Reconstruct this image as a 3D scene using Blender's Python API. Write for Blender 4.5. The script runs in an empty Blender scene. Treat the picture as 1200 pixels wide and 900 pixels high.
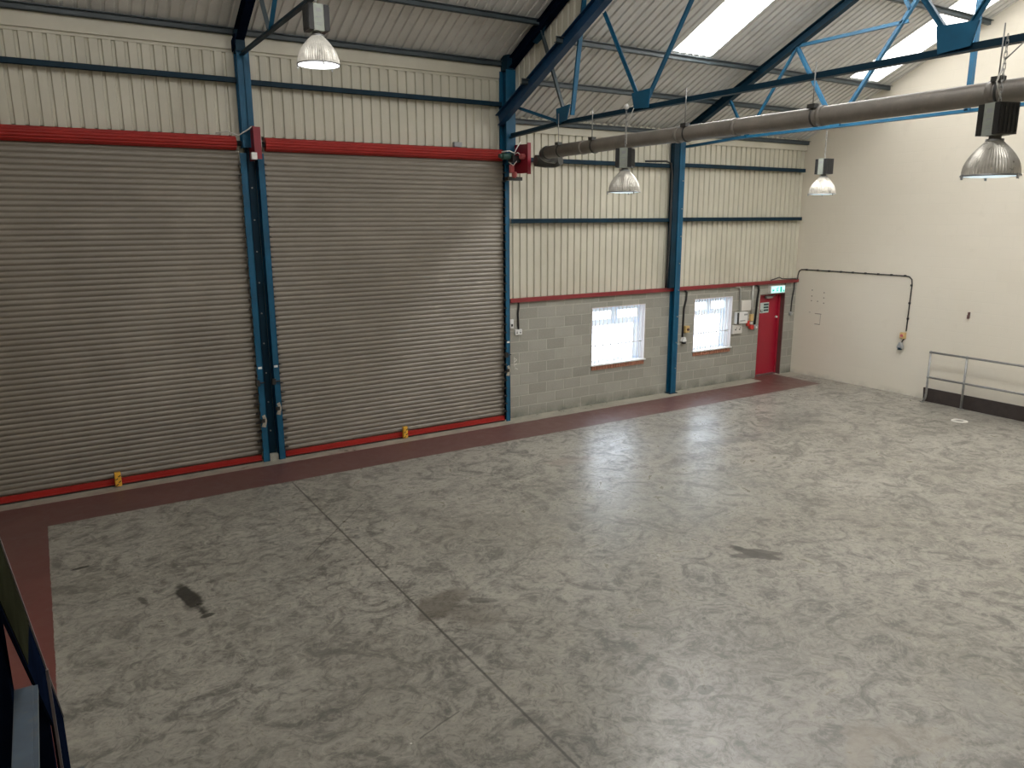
import bpy, bmesh, math, random
from mathutils import Vector, Matrix
random.seed(7)
scene = bpy.context.scene
COL = scene.collection
PI = math.pi

# ------------------------------------------------------------------ layout (metres)
WY = 12.68          # front wall inner face
WX = 16.62          # right wall inner face
LX, RY = -5.0, -1.5   # left wall, rear wall
S = 0.475           # roof slope
RIDGE = 6.55
STEP = 7.9          # the high bay ends here
LO0, HI0 = 5.905, 6.84   # underside of the sheeting at the front wall, low and high bay
def roof_z(y, z0):
    return z0 + S * (WY - max(y, 2*RIDGE - y))

# ------------------------------------------------------------------ materials
def new_mat(name):
    m = bpy.data.materials.new(name); m.use_nodes = True
    nt = m.node_tree; b = nt.nodes['Principled BSDF']
    return m, nt, b
def lk(nt, a, b): nt.links.new(a, b)
def node(nt, t, **kw):
    n = nt.nodes.new(t)
    for k, v in kw.items(): setattr(n, k, v)
    return n
def rgb(c): return (c[0], c[1], c[2], 1)
def mixrgb(nt, fac, a, b, mode='MIX'):
    n = node(nt, 'ShaderNodeMix', data_type='RGBA', blend_type=mode)
    for sock, v in ((n.inputs[0], fac), (n.inputs[6], a), (n.inputs[7], b)):
        if hasattr(v, 'links'): lk(nt, v, sock)
        elif isinstance(v, (int, float)): sock.default_value = v
        else: sock.default_value = rgb(v)
    return n.outputs[2]
def math_n(nt, op, a, b=None, c=None, clamp=False):
    n = node(nt, 'ShaderNodeMath', operation=op, use_clamp=clamp)
    for i, v in enumerate((a, b, c)):
        if v is None: continue
        if hasattr(v, 'links'): lk(nt, v, n.inputs[i])
        else: n.inputs[i].default_value = v
    return n.outputs[0]
def maprange(nt, v, a, b, c=0.0, d=1.0, smooth=False):
    n = node(nt, 'ShaderNodeMapRange', interpolation_type='SMOOTHSTEP' if smooth else 'LINEAR')
    lk(nt, v, n.inputs[0])
    for i, x in enumerate((a, b, c, d)): n.inputs[i+1].default_value = x
    return n.outputs[0]
def noise(nt, vec, scale, detail=3, rough=.55, dist=0.0, stretch=None):
    if stretch:
        mp = node(nt, 'ShaderNodeMapping'); mp.inputs['Scale'].default_value = stretch
        lk(nt, vec, mp.inputs[0]); vec = mp.outputs[0]
    n = node(nt, 'ShaderNodeTexNoise'); lk(nt, vec, n.inputs['Vector'])
    n.inputs['Scale'].default_value = scale; n.inputs['Detail'].default_value = detail
    n.inputs['Roughness'].default_value = rough; n.inputs['Distortion'].default_value = dist
    return n.outputs[0]
def geo_pos(nt): return node(nt, 'ShaderNodeNewGeometry').outputs['Position']
def obj_pos(nt): return node(nt, 'ShaderNodeTexCoord').outputs['Object']

def paint(name, col, rough=.5, metal=0.0, var=.12, scale=3.0, dirt=None, dirt_amt=.25, bump=0.0, spec=.5):
    """painted / plain surface with slight mottling"""
    m, nt, b = new_mat(name)
    p = geo_pos(nt)
    n1 = noise(nt, p, scale, 4)
    lo = tuple(c*(1-var) for c in col); hi = tuple(min(1, c*(1+var)) for c in col)
    c = mixrgb(nt, maprange(nt, n1, .3, .7), lo, hi)
    if dirt:
        n2 = noise(nt, p, scale*2.3, 5, .65)
        c = mixrgb(nt, maprange(nt, n2, .52, .75, 0, dirt_amt), c, dirt)
    lk(nt, c, b.inputs['Base Color'])
    b.inputs['Roughness'].default_value = rough; b.inputs['Metallic'].default_value = metal
    b.inputs['Specular IOR Level'].default_value = spec
    if bump:
        bn = node(nt, 'ShaderNodeBump'); bn.inputs['Strength'].default_value = bump; bn.inputs['Distance'].default_value = .01
        lk(nt, noise(nt, p, 40, 3), bn.inputs['Height']); lk(nt, bn.outputs[0], b.inputs['Normal'])
    return m
def glow(name, col, strength):
    m, nt, b = new_mat(name)
    p = geo_pos(nt)
    c = mixrgb(nt, noise(nt, p, 2.0, 2), tuple(x*.93 for x in col), col)
    lk(nt, c, b.inputs['Emission Color']); lk(nt, c, b.inputs['Base Color'])
    b.inputs['Emission Strength'].default_value = strength
    return m

M = {}
M['blue']      = paint('blue_steel_paint', (.004, .074, .150), .5, var=.2, spec=.3, dirt=(.02, .04, .06))
M['blue_dk']   = paint('dark_blue_steel_paint', (.0015, .019, .036), .55, var=.25, spec=.18)
M['rafter_blue'] = paint('mid_blue_steel_paint', (.003, .032, .085), .48, var=.25, spec=.35)
M['navy']      = paint('navy_steel_paint', (.003, .006, .016), .8, var=.3, spec=0)
M['purlin']    = paint('purlin_grey_paint', (.036, .052, .060), .5, var=.2)
M['red']       = paint('red_steel_paint', (.31, .017, .013), .5, var=.15, spec=.25, dirt=(.16, .02, .02))
M['red_dk']    = paint('crimson_motor_paint', (.21, .006, .016), .4, var=.15)
M['red_trim']  = paint('red_flashing_paint', (.20, .014, .017), .5, var=.12)
M['door_red']  = paint('red_door_paint', (.32, .004, .020), .38, var=.06)
M['door_edge'] = paint('red_frame_paint', (.33, .010, .025), .4, var=.08)
M['brown']     = paint('brown_reveal_paint', (.10, .045, .04), .55)
M['roof']      = paint('white_roof_liner', (.66, .65, .62), .55, var=.07, scale=1.3, dirt=(.36, .34, .30), dirt_amt=.35)
M['white']     = paint('white_plastic', (.74, .74, .72), .4, var=.03)
M['offwhite']  = paint('offwhite_board', (.62, .60, .55), .5, var=.04)
M['grey']      = paint('grey_plastic', (.30, .31, .31), .45, var=.08)
M['galv']      = paint('galvanised_steel', (.30, .30, .29), .42, .6, var=.15, scale=9)
M['duct']      = paint('dusty_grey_pipe', (.185, .165, .14), .5, .15, var=.15, scale=4, dirt=(.28, .24, .20), dirt_amt=.5)
M['duct_dk']   = paint('black_flue_pipe', (.035, .035, .032), .45, .2, var=.2)
M['black']     = paint('black_plastic', (.012, .012, .012), .5, var=.3)
M['gear']      = paint('black_gear_casing', (.016, .016, .016), .45, .1, var=.3)
M['plate']     = paint('grey_green_gear_plate', (.33, .36, .31), .45, .2, var=.1, scale=14)
M['board']     = paint('dark_brown_kickboard', (.028, .019, .016), .6, var=.3, scale=6, dirt=(.05, .035, .03))
M['yellow']    = paint('yellow_plastic', (.72, .36, .03), .45, var=.12, scale=12)
M['cream_box'] = paint('yellowed_switch_plastic', (.62, .42, .16), .45, var=.1, scale=20)
M['conduit']   = paint('grey_conduit', (.42, .42, .38), .45, .1, var=.1)
M['brick']     = paint('red_brick', (.33, .13, .075), .8, var=.3, scale=14, bump=.3)
M['upvc']      = paint('glowing_window_frame', (.80, .86, .94), .35, var=.03)
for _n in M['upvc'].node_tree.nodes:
    if _n.type == 'BSDF_PRINCIPLED': _n.inputs['Emission Color'].default_value = (.75, .88, 1, 1); _n.inputs['Emission Strength'].default_value = .12  # emission imitates daylight bloom over the window frame
M['reveal']    = paint('white_painted_reveal', (.72, .66, .64), .5, var=.05)
M['bluegrey']  = paint('blue_grey_steel', (.060, .085, .115), .5, var=.2, scale=9, dirt=(.12, .11, .09), dirt_amt=.5)
M['olive']     = paint('painted_olive_sheen', (.020, .021, .012), .8, var=.5, scale=2.5, spec=0)  # yellow-green reflection on the strut, put into the colour
M['pink_edge'] = paint('painted_edge_highlight', (.17, .14, .14), .45, var=.15, scale=9)  # pinkish highlight painted into the flange and stiffener edges
M['greenmotor']= paint('green_motor_paint', (.02, .07, .055), .45, var=.2)
M['pinkred']   = paint('faded_pink_red_plastic', (.50, .10, .10), .45, var=.15)
M['call']      = paint('red_call_point', (.55, .03, .02), .4, var=.1)
M['worn']      = paint('bare_worn_metal', (.38, .34, .27), .5, .2, var=.35, scale=30)
M['concrete_pale'] = paint('pale_concrete', (.36, .35, .30), .8, var=.2, scale=12, bump=.2)
M['sky_panel'] = glow('daylit_grp_sheet', (1.0, .985, .96), 20.0)
M['sky_added'] = glow('added_grp_sheet', (1.0, .985, .96), 8.0)  # for the unseen rooflights added as extra light
M['sky_edge'] = glow('dimmed_grp_sheet', (1.0, .985, .96), 3.2)  # weaker glow, keeps a hot spot off the gable wall
M['lens_on']   = glow('lit_lamp_glass', (.95, .97, 1.0), 4.0)
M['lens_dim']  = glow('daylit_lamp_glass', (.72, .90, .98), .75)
M['exit_face'] = glow('exit_sign_face', (.50, .93, .93), .95)
M['exit_green']= glow('exit_sign_green', (.03, .50, .33), .55)
M['sign_ink']  = paint('dark_sign_ink', (.02, .05, .05), .5, var=.1)
M['sign_bg']   = paint('pale_sign_vinyl', (.55, .66, .62), .4, var=.05)
M['chalk']     = paint('white_chalk', (.62, .60, .54), .9, var=.2, scale=30)
M['dust']      = paint('dark_wall_marks', (.16, .13, .10), .9, var=.4, scale=30)

def reflector_mat(name, lit):
    m, nt, b = new_mat(name)
    n1 = noise(nt, obj_pos(nt), 9, 4, .6)
    c = mixrgb(nt, maprange(nt, n1, .35, .7), (.42, .395, .34), (.64, .61, .54))
    lk(nt, c, b.inputs['Base Color'])
    b.inputs['Metallic'].default_value = .45
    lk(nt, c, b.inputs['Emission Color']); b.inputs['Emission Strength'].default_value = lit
    lk(nt, maprange(nt, n1, .3, .7, .24, .42), b.inputs['Roughness'])
    return m
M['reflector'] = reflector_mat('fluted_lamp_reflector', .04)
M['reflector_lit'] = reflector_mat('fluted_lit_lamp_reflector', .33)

def cladding_mat():
    m, nt, b = new_mat('cream_liner_sheet')
    p = geo_pos(nt)
    n1 = noise(nt, p, .7, 4, .6); n2 = noise(nt, p, 1.0, 5, .65, stretch=(3.2, 1, .5))
    c = mixrgb(nt, maprange(nt, n1, .3, .7), (.488, .463, .365), (.585, .558, .452))
    c = mixrgb(nt, maprange(nt, n2, .55, .8, 0, .35), c, (.36, .33, .25))
    lk(nt, c, b.inputs['Base Color']); b.inputs['Roughness'].default_value = .5
    return m
M['clad'] = cladding_mat()

def shutter_mat():
    m, nt, b = new_mat('grey_brown_shutter_lath')
    p = geo_pos(nt)
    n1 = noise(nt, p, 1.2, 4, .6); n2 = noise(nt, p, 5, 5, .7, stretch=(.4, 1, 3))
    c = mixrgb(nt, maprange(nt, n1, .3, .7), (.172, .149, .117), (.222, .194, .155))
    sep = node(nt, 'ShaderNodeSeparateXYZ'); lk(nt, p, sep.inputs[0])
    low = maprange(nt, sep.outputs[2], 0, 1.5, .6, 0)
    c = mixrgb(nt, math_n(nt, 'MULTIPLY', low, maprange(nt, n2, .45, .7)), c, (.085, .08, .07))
    lk(nt, c, b.inputs['Base Color']); b.inputs['Roughness'].default_value = .42; b.inputs['Metallic'].default_value = .05
    return m
M['lath'] = shutter_mat()

def block_mat(name, c1, c2, mortar, paint_over=False):
    m, nt, b = new_mat(name)
    p = geo_pos(nt); sep = node(nt, 'ShaderNodeSeparateXYZ'); lk(nt, p, sep.inputs[0])
    cmb = node(nt, 'ShaderNodeCombineXYZ')
    lk(nt, sep.outputs[1 if paint_over else 0], cmb.inputs[0]); lk(nt, sep.outputs[2], cmb.inputs[1])
    br = node(nt, 'ShaderNodeTexBrick'); lk(nt, cmb.outputs[0], br.inputs['Vector'])
    br.inputs['Scale'].default_value = 1; br.inputs['Brick Width'].default_value = .45; br.inputs['Row Height'].default_value = .225
    br.inputs['Mortar Size'].default_value = .009 if paint_over else .012; br.inputs['Mortar Smooth'].default_value = .3; br.inputs['Bias'].default_value = 0
    br.inputs['Color1'].default_value = rgb(c1); br.inputs['Color2'].default_value = rgb(c2); br.inputs['Mortar'].default_value = rgb(mortar)
    n1 = noise(nt, p, 2.2, 5, .65); n2 = noise(nt, p, 38, 3, .6)
    c = br.outputs[0]
    if paint_over:
        n3 = noise(nt, p, .35, 4, .6)
        c = mixrgb(nt, maprange(nt, n3, .3, .7), c, (.74, .685, .57))
        c = mixrgb(nt, maprange(nt, n1, .60, .8, 0, .22), c, (.50, .44, .34))
        foot = maprange(nt, sep.outputs[2], 0, .14, .45, 0)
        c = mixrgb(nt, math_n(nt, 'MULTIPLY', foot, maprange(nt, n1, .4, .6)), c, (.30, .28, .23))
    else:
        c = mixrgb(nt, maprange(nt, n1, .35, .7, 0, .5), c, (.235, .23, .195))
        c = mixrgb(nt, maprange(nt, n2, .4, .7, 0, .3), c, (.36, .355, .31))
        foot = maprange(nt, sep.outputs[2], .02, .2, .8, 0)
        c = mixrgb(nt, math_n(nt, 'MULTIPLY', foot, maprange(nt, n1, .35, .6)), c, (.10, .105, .085))
    lk(nt, c, b.inputs['Base Color']); b.inputs['Roughness'].default_value = .6 if paint_over else .9
    bn = node(nt, 'ShaderNodeBump'); bn.inputs['Distance'].default_value = .006; bn.inputs['Strength'].default_value = .25 if paint_over else .8
    h = math_n(nt, 'ADD', math_n(nt, 'MULTIPLY', br.outputs[1], -1.0), math_n(nt, 'MULTIPLY', n2, .5))
    lk(nt, h, bn.inputs['Height']); lk(nt, bn.outputs[0], b.inputs['Normal'])
    return m
M['block']  = block_mat('grey_concrete_block', (.245, .238, .202), (.345, .333, .285), (.405, .387, .325))
M['gable']  = block_mat('cream_painted_block', (.70, .645, .53), (.715, .66, .545), (.69, .64, .525), True)

def floor_mat():
    m, nt, b = new_mat('power_floated_concrete')
    p = geo_pos(nt); sep = node(nt, 'ShaderNodeSeparateXYZ'); lk(nt, p, sep.inputs[0])
    X, Y = sep.outputs[0], sep.outputs[1]
    nb = noise(nt, p, .45, 4, .6, .6)                       # broad patches
    nm = noise(nt, p, 2.3, 7, .70, 1.6)                     # float swirls
    nf = noise(nt, p, 9, 4, .65, .4, stretch=(.55, 1.3, 1))
    ns = noise(nt, p, 60, 2, .5)
    c = mixrgb(nt, maprange(nt, nb, .32, .68), (.222, .206, .172), (.330, .312, .268))
    c = mixrgb(nt, maprange(nt, nm, .48, .62, 0, .80), c, (.094, .089, .075))
    nq = noise(nt, p, 6.5, 6, .74, 2.4)
    c = mixrgb(nt, maprange(nt, nq, .51, .64, 0, .66), c, (.070, .067, .058))
    c = mixrgb(nt, maprange(nt, nq, .47, .36, 0, .5), c, (.42, .395, .33))
    c = mixrgb(nt, maprange(nt, nm, .44, .30, 0, .5), c, (.42, .395, .325))
    c = mixrgb(nt, maprange(nt, nf, .52, .72, 0, .45), c, (.075, .073, .066))
    c = mixrgb(nt, maprange(nt, ns, .6, .75, 0, .25), c, (.26, .25, .22))
    # dark spill marks: x, y, half length, half width, turn, strength, colour
    wob = noise(nt, p, 3.5, 4, .6)
    def spot(x, y, a, bb, rot, k, colr, cin, edge=.35):
        dx = math_n(nt, 'SUBTRACT', X, x); dy = math_n(nt, 'SUBTRACT', Y, y)
        cr, sr = math.cos(rot), math.sin(rot)
        u = math_n(nt, 'ADD', math_n(nt, 'MULTIPLY', dx, cr/a), math_n(nt, 'MULTIPLY', dy, sr/a))
        v = math_n(nt, 'ADD', math_n(nt, 'MULTIPLY', dx, -sr/bb), math_n(nt, 'MULTIPLY', dy, cr/bb))
        d = math_n(nt, 'SQRT', math_n(nt, 'ADD', math_n(nt, 'MULTIPLY', u, u), math_n(nt, 'MULTIPLY', v, v)))
        d = math_n(nt, 'ADD', d, math_n(nt, 'MULTIPLY', math_n(nt, 'SUBTRACT', wob, .5), 2.2))
        return mixrgb(nt, maprange(nt, d, 1-edge, 1+edge, k, 0, True), cin, colr)
    dark = (.018, .017, .014)
    for q in SPOTS: c = spot(*q[:6], q[6] if len(q) > 6 else dark, c, q[7] if len(q) > 7 else .25)
    vo = node(nt, 'ShaderNodeTexVoronoi'); lk(nt, p, vo.inputs['Vector']); vo.inputs['Scale'].default_value = 1.3
    vs_ = node(nt, 'ShaderNodeSeparateColor'); lk(nt, vo.outputs['Color'], vs_.inputs[0])
    fleck = math_n(nt, 'MULTIPLY', math_n(nt, 'LESS_THAN', vo.outputs['Distance'], .022), math_n(nt, 'GREATER_THAN', vs_.outputs[0], .55))
    c = mixrgb(nt, math_n(nt, 'MULTIPLY', fleck, math_n(nt, 'LESS_THAN', vs_.outputs[1], .6)), c, (.62, .60, .54))
    c = mixrgb(nt, math_n(nt, 'MULTIPLY', fleck, math_n(nt, 'GREATER_THAN', vs_.outputs[1], .6)), c, (.04, .035, .03))
    # saw-cut joint and a hairline crack
    jd = math_n(nt, 'ABSOLUTE', math_n(nt, 'ADD', math_n(nt, 'SUBTRACT', X, 2.985), math_n(nt, 'MULTIPLY', math_n(nt, 'SUBTRACT', nf, .5), .012)))
    jl = math_n(nt, 'MULTIPLY', maprange(nt, jd, .007, .018, 1, 0), math_n(nt, 'LESS_THAN', Y, 11.28))
    c = mixrgb(nt, math_n(nt, 'MULTIPLY', jl, .85), c, (.05, .046, .04))
    for (x0, y0, x1, y1) in CRACKS:
        L = math.hypot(x1-x0, y1-y0); ux, uy = (x1-x0)/L, (y1-y0)/L
        dx = math_n(nt, 'SUBTRACT', X, x0); dy = math_n(nt, 'SUBTRACT', Y, y0)
        t = math_n(nt, 'ADD', math_n(nt, 'MULTIPLY', dx, ux), math_n(nt, 'MULTIPLY', dy, uy))
        d = math_n(nt, 'ABSOLUTE', math_n(nt, 'ADD', math_n(nt, 'ADD', math_n(nt, 'MULTIPLY', dx, -uy), math_n(nt, 'MULTIPLY', dy, ux)), math_n(nt, 'MULTIPLY', math_n(nt, 'SUBTRACT', wob, .5), .06)))
        k = math_n(nt, 'MULTIPLY', maprange(nt, d, .004, .012, .75, 0), math_n(nt, 'MULTIPLY', math_n(nt, 'GREATER_THAN', t, 0), math_n(nt, 'LESS_THAN', t, L)))
        c = mixrgb(nt, k, c, (.07, .065, .055))
    # red painted walkway along the shutters and down the left side
    wig = math_n(nt, 'MULTIPLY', math_n(nt, 'SUBTRACT', nf, .5), .03)
    Yw = math_n(nt, 'ADD', Y, wig); Xw = math_n(nt, 'ADD', X, wig)
    def band(v, a, bb): return math_n(nt, 'MULTIPLY', math_n(nt, 'GREATER_THAN', v, a), math_n(nt, 'LESS_THAN', v, bb))
    lane = math_n(nt, 'MULTIPLY', band(Yw, 11.325, 12.30), band(Xw, -1.4, 16.03))
    side = math_n(nt, 'MULTIPLY', band(Xw, -1.4, -.285), math_n(nt, 'LESS_THAN', Y, 12.0))
    thr  = math_n(nt, 'MULTIPLY', band(Xw, 15.08, 16.03), band(Y, 12.0, 12.95))
    red = math_n(nt, 'MAXIMUM', math_n(nt, 'MAXIMUM', lane, side), thr)
    rc = mixrgb(nt, maprange(nt, nm, .35, .65), (.088, .037, .032), (.122, .053, .045))
    sidered = maprange(nt, Y, 6.0, 11.3, 1, 0)
    rc = mixrgb(nt, math_n(nt, 'MULTIPLY', sidered, maprange(nt, X, -.2, .6, 1, 0)), rc, (.150, .036, .029))
    rc = mixrgb(nt, maprange(nt, nf, .58, .72, 0, .3), rc, (.15, .11, .095))
    strip = math_n(nt, 'MULTIPLY', math_n(nt, 'GREATER_THAN', Yw, 12.30), math_n(nt, 'SUBTRACT', 1.0, red))
    pale = mixrgb(nt, maprange(nt, nm, .35, .6), (.19, .178, .14), (.42, .39, .31))
    c = mixrgb(nt, math_n(nt, 'MULTIPLY', strip, .85), c, pale)
    c = mixrgb(nt, red, c, rc)
    lk(nt, c, b.inputs['Base Color'])
    r = maprange(nt, nm, .35, .65, .27, .42)
    r = math_n(nt, 'ADD', r, math_n(nt, 'MULTIPLY', red, .08))
    lk(nt, r, b.inputs['Roughness'])
    b.inputs['Specular IOR Level'].default_value = .62
    bn = node(nt, 'ShaderNodeBump'); bn.inputs['Strength'].default_value = .05; bn.inputs['Distance'].default_value = .01
    lk(nt, nq, bn.inputs['Height']); lk(nt, bn.outputs[0], b.inputs['Normal'])
    return m

def glass_mat():
    m, nt, b = new_mat('window_glass')
    out = [n for n in nt.nodes if n.type == 'OUTPUT_MATERIAL'][0]
    tr = node(nt, 'ShaderNodeBsdfTransparent'); gl = node(nt, 'ShaderNodeBsdfGlossy'); gl.inputs['Roughness'].default_value = .03
    c = mixrgb(nt, noise(nt, geo_pos(nt), 3, 2), (.95, .97, 1), (.98, .99, 1)); lk(nt, c, tr.inputs[0])
    mx = node(nt, 'ShaderNodeMixShader'); mx.inputs[0].default_value = .06
    lk(nt, tr.outputs[0], mx.inputs[1]); lk(nt, gl.outputs[0], mx.inputs[2]); lk(nt, mx.outputs[0], out.inputs[0])
    nt.nodes.remove(b)
    return m
M['glass'] = glass_mat()

# ------------------------------------------------------------------ mesh builder
class MB:
    def __init__(s): s.v = []; s.f = []; s.sm = []
    def add(s, vs, fs, smooth=False):
        o = len(s.v); s.v += [tuple(v) for v in vs]
        for f in fs: s.f.append([i+o for i in f]); s.sm.append(smooth)
        return s
    def box(s, x0, x1, y0, y1, z0, z1):
        vs = [(x, y, z) for z in (z0, z1) for y in (y0, y1) for x in (x0, x1)]
        return s.add(vs, [(0,2,3,1), (4,5,7,6), (0,1,5,4), (1,3,7,5), (3,2,6,7), (2,0,4,6)])
    def bar(s, p0, p1, w, d, side=(1,0,0), off=0.0):
        """box from p0 to p1: w along side, d across; off shifts it across"""
        p0, p1, side = Vector(p0), Vector(p1), Vector(side)
        u = (p1-p0).normalized(); n = side.cross(u).normalized(); a = u.cross(n).normalized()
        vs = [p + a*(i*w/2) + n*(off + j*d/2) for p in (p0, p1) for j in (-1, 1) for i in (-1, 1)]
        return s.add(vs, [(0,1,3,2), (4,6,7,5), (0,4,5,1), (1,5,7,3), (3,7,6,2), (2,6,4,0)])
    def ibar(s, p0, p1, w, d, side=(1,0,0), t=.014):
        s.bar(p0, p1, w, t, side, d/2-t/2); s.bar(p0, p1, w, t, side, -d/2+t/2); s.bar(p0, p1, .01, d-2*t, side)
        return s
    def angle(s, p0, p1, w, d, side=(1,0,0), t=.01):
        s.bar(p0, p1, w, t, side, d/2); s.bar(p0, p1, t, d, side); return s
    def prism(s, poly, axis, a, b):
        """polygon given in the other two axes, stretched along axis"""
        def mk(q, t):
            return {'x': (t, q[0], q[1]), 'y': (q[0], t, q[1]), 'z': (q[0], q[1], t)}[axis]
        n = len(poly); vs = [mk(q, a) for q in poly] + [mk(q, b) for q in poly]
        fs = [list(range(n))[::-1], list(range(n, 2*n))] + [(i, (i+1) % n, n+(i+1) % n, n+i) for i in range(n)]
        return s.add(vs, fs)
    def tube(s, pts, r, n=10, cap=True, smooth=True):
        pts = [Vector(p) for p in pts]; rs = r if isinstance(r, (list, tuple)) else [r]*len(pts)
        vs = []; prev = None
        for i, p in enumerate(pts):
            t = ((pts[min(i+1, len(pts)-1)] - p).normalized() + (p - pts[max(i-1, 0)]).normalized()).normalized()
            if prev is None:
                a = Vector((0,0,1)) if abs(t.z) < .9 else Vector((1,0,0)); a = (a - t*a.dot(t)).normalized()
            else: a = (prev - t*prev.dot(t)).normalized()
            prev = a; b = t.cross(a)
            vs += [p + (a*math.cos(2*PI*k/n) + b*math.sin(2*PI*k/n))*rs[i] for k in range(n)]
        fs = [(i*n+k, i*n+(k+1) % n, (i+1)*n+(k+1) % n, (i+1)*n+k) for i in range(len(pts)-1) for k in range(n)]
        s.add(vs, fs, smooth)
        if cap:
            o = len(s.v) - len(vs)
            s.f.append([o+k for k in range(n)][::-1]); s.sm.append(False)
            s.f.append([o+(len(pts)-1)*n+k for k in range(n)]); s.sm.append(False)
        return s
    def cyl(s, c, r, h, axis='z', n=20):
        d = {'x': (1,0,0), 'y': (0,1,0), 'z': (0,0,1)}[axis]; c = Vector(c); d = Vector(d)
        return s.tube([c, c+d*h], r, n)
    def lathe(s, prof, n=32, flute=0.0, cx=0, cy=0, nf=None):
        vs = []
        for (r, z) in prof:
            for k in range(n):
                rr = r * (1 + (flute if k % 2 else 0))
                vs.append((cx + rr*math.cos(2*PI*k/n), cy + rr*math.sin(2*PI*k/n), z))
        fs = [(i*n+k, i*n+(k+1) % n, (i+1)*n+(k+1) % n, (i+1)*n+k) for i in range(len(prof)-1) for k in range(n)]
        return s.add(vs, fs, flute == 0.0)
    def ball(s, c, r, n=10):
        c = Vector(c); k = 6
        prof = [(max(1e-4, r*math.sin(PI*i/k)), c.z - r*math.cos(PI*i/k)) for i in range(k+1)]
        return s.lathe(prof, n, cx=c.x, cy=c.y)
    def build(s, name, mat, parent=None, bevel=0.0):
        me = bpy.data.meshes.new(name)
        org = Vector((0,0,0))
        if parent is None and s.v:
            xs = [v[0] for v in s.v]; ys = [v[1] for v in s.v]; zs = [v[2] for v in s.v]
            org = Vector(((min(xs)+max(xs))/2, (min(ys)+max(ys))/2, min(zs)))
        elif parent is not None:
            org = parent.matrix_basis.translation if parent.parent is None else Vector((0,0,0))
            if s is not None and getattr(s, 'local', False): org = Vector((0,0,0))
        me.from_pydata([Vector(v) - org for v in s.v], [], s.f)
        for p, sm in zip(me.polygons, s.sm): p.use_smooth = sm
        bm = bmesh.new(); bm.from_mesh(me); bmesh.ops.recalc_face_normals(bm, faces=bm.faces[:]); bm.to_mesh(me); bm.free()
        me.materials.append(M[mat] if isinstance(mat, str) else mat)
        o = bpy.data.objects.new(name, me); COL.objects.link(o)
        if parent is None: o.location = org
        else: o.parent = parent
        if bevel:
            bv = o.modifiers.new('soft_edges', 'BEVEL'); bv.width = bevel; bv.segments = 2; bv.limit_method = 'ANGLE'
        return o
class LMB(MB):          # vertices already given relative to the parent
    local = True

def tag(o, label=None, cat=None, group=None, kind=None):
    if label: o['label'] = label
    if cat: o['category'] = cat
    if group: o['group'] = group
    if kind: o['kind'] = kind
    return o
def thing(name, loc, label, cat, group=None):
    o = bpy.data.objects.new(name, None); o.empty_display_size = .1; COL.objects.link(o)
    o.location = loc
    return tag(o, label, cat, group)
def struct(o, label, cat='building'):
    return tag(o, label, cat, kind='structure')
def parts(make, n, name, mat, parent, root=None):
    for i in range(n):
        m = make(i)
        if m is None: continue
        if root is None: m.build(name, mat, parent)
        else: sub(m, name, mat, parent, root)
def sub(mb, name, mat, part, root):
    """sub-part: the part sits at its thing's origin, so vertices are relative to the thing"""
    mb2 = LMB(); off = root.location
    mb2.v = [tuple(Vector(v) - off) for v in mb.v]; mb2.f = mb.f; mb2.sm = mb.sm
    return mb2.build(name, mat, part)

# ------------------------------------------------------------------ ribbed sheeting
PITCH = 1/6
def rib_x(x0, x1, phase, depth):
    """list of (x, depth outward) across narrow grooves"""
    pts = [(x0, 0.0)]
    k = math.ceil((x0 - phase)/PITCH)
    while phase + k*PITCH < x1 - .06:
        x = phase + k*PITCH
        if x > x0 + .04:
            pts += [(x-.030, 0), (x-.018, depth), (x+.018, depth), (x+.030, 0)]
        k += 1
    pts.append((x1, 0.0)); return pts
def roof_sheet(mb, x0, x1, y0, y1, z0, phase=0.03, depth=.03):
    pts = rib_x(x0, x1, phase, depth); n = len(pts)
    vs = [(x, y, roof_z(y, z0) + d) for y in (y0, y1) for (x, d) in pts]
    mb.add(vs, [(i, i+1, n+i+1, n+i) for i in range(n-1)])
def wall_sheet(mb, x0, x1, z0, z1, y, phase=-.045, depth=.03):
    pts = rib_x(x0, x1, phase, depth); n = len(pts)
    vs = [(x, y + d, z) for z in (z0, z1) for (x, d) in pts]
    mb.add(vs, [(i, i+1, n+i+1, n+i) for i in range(n-1)])

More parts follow.
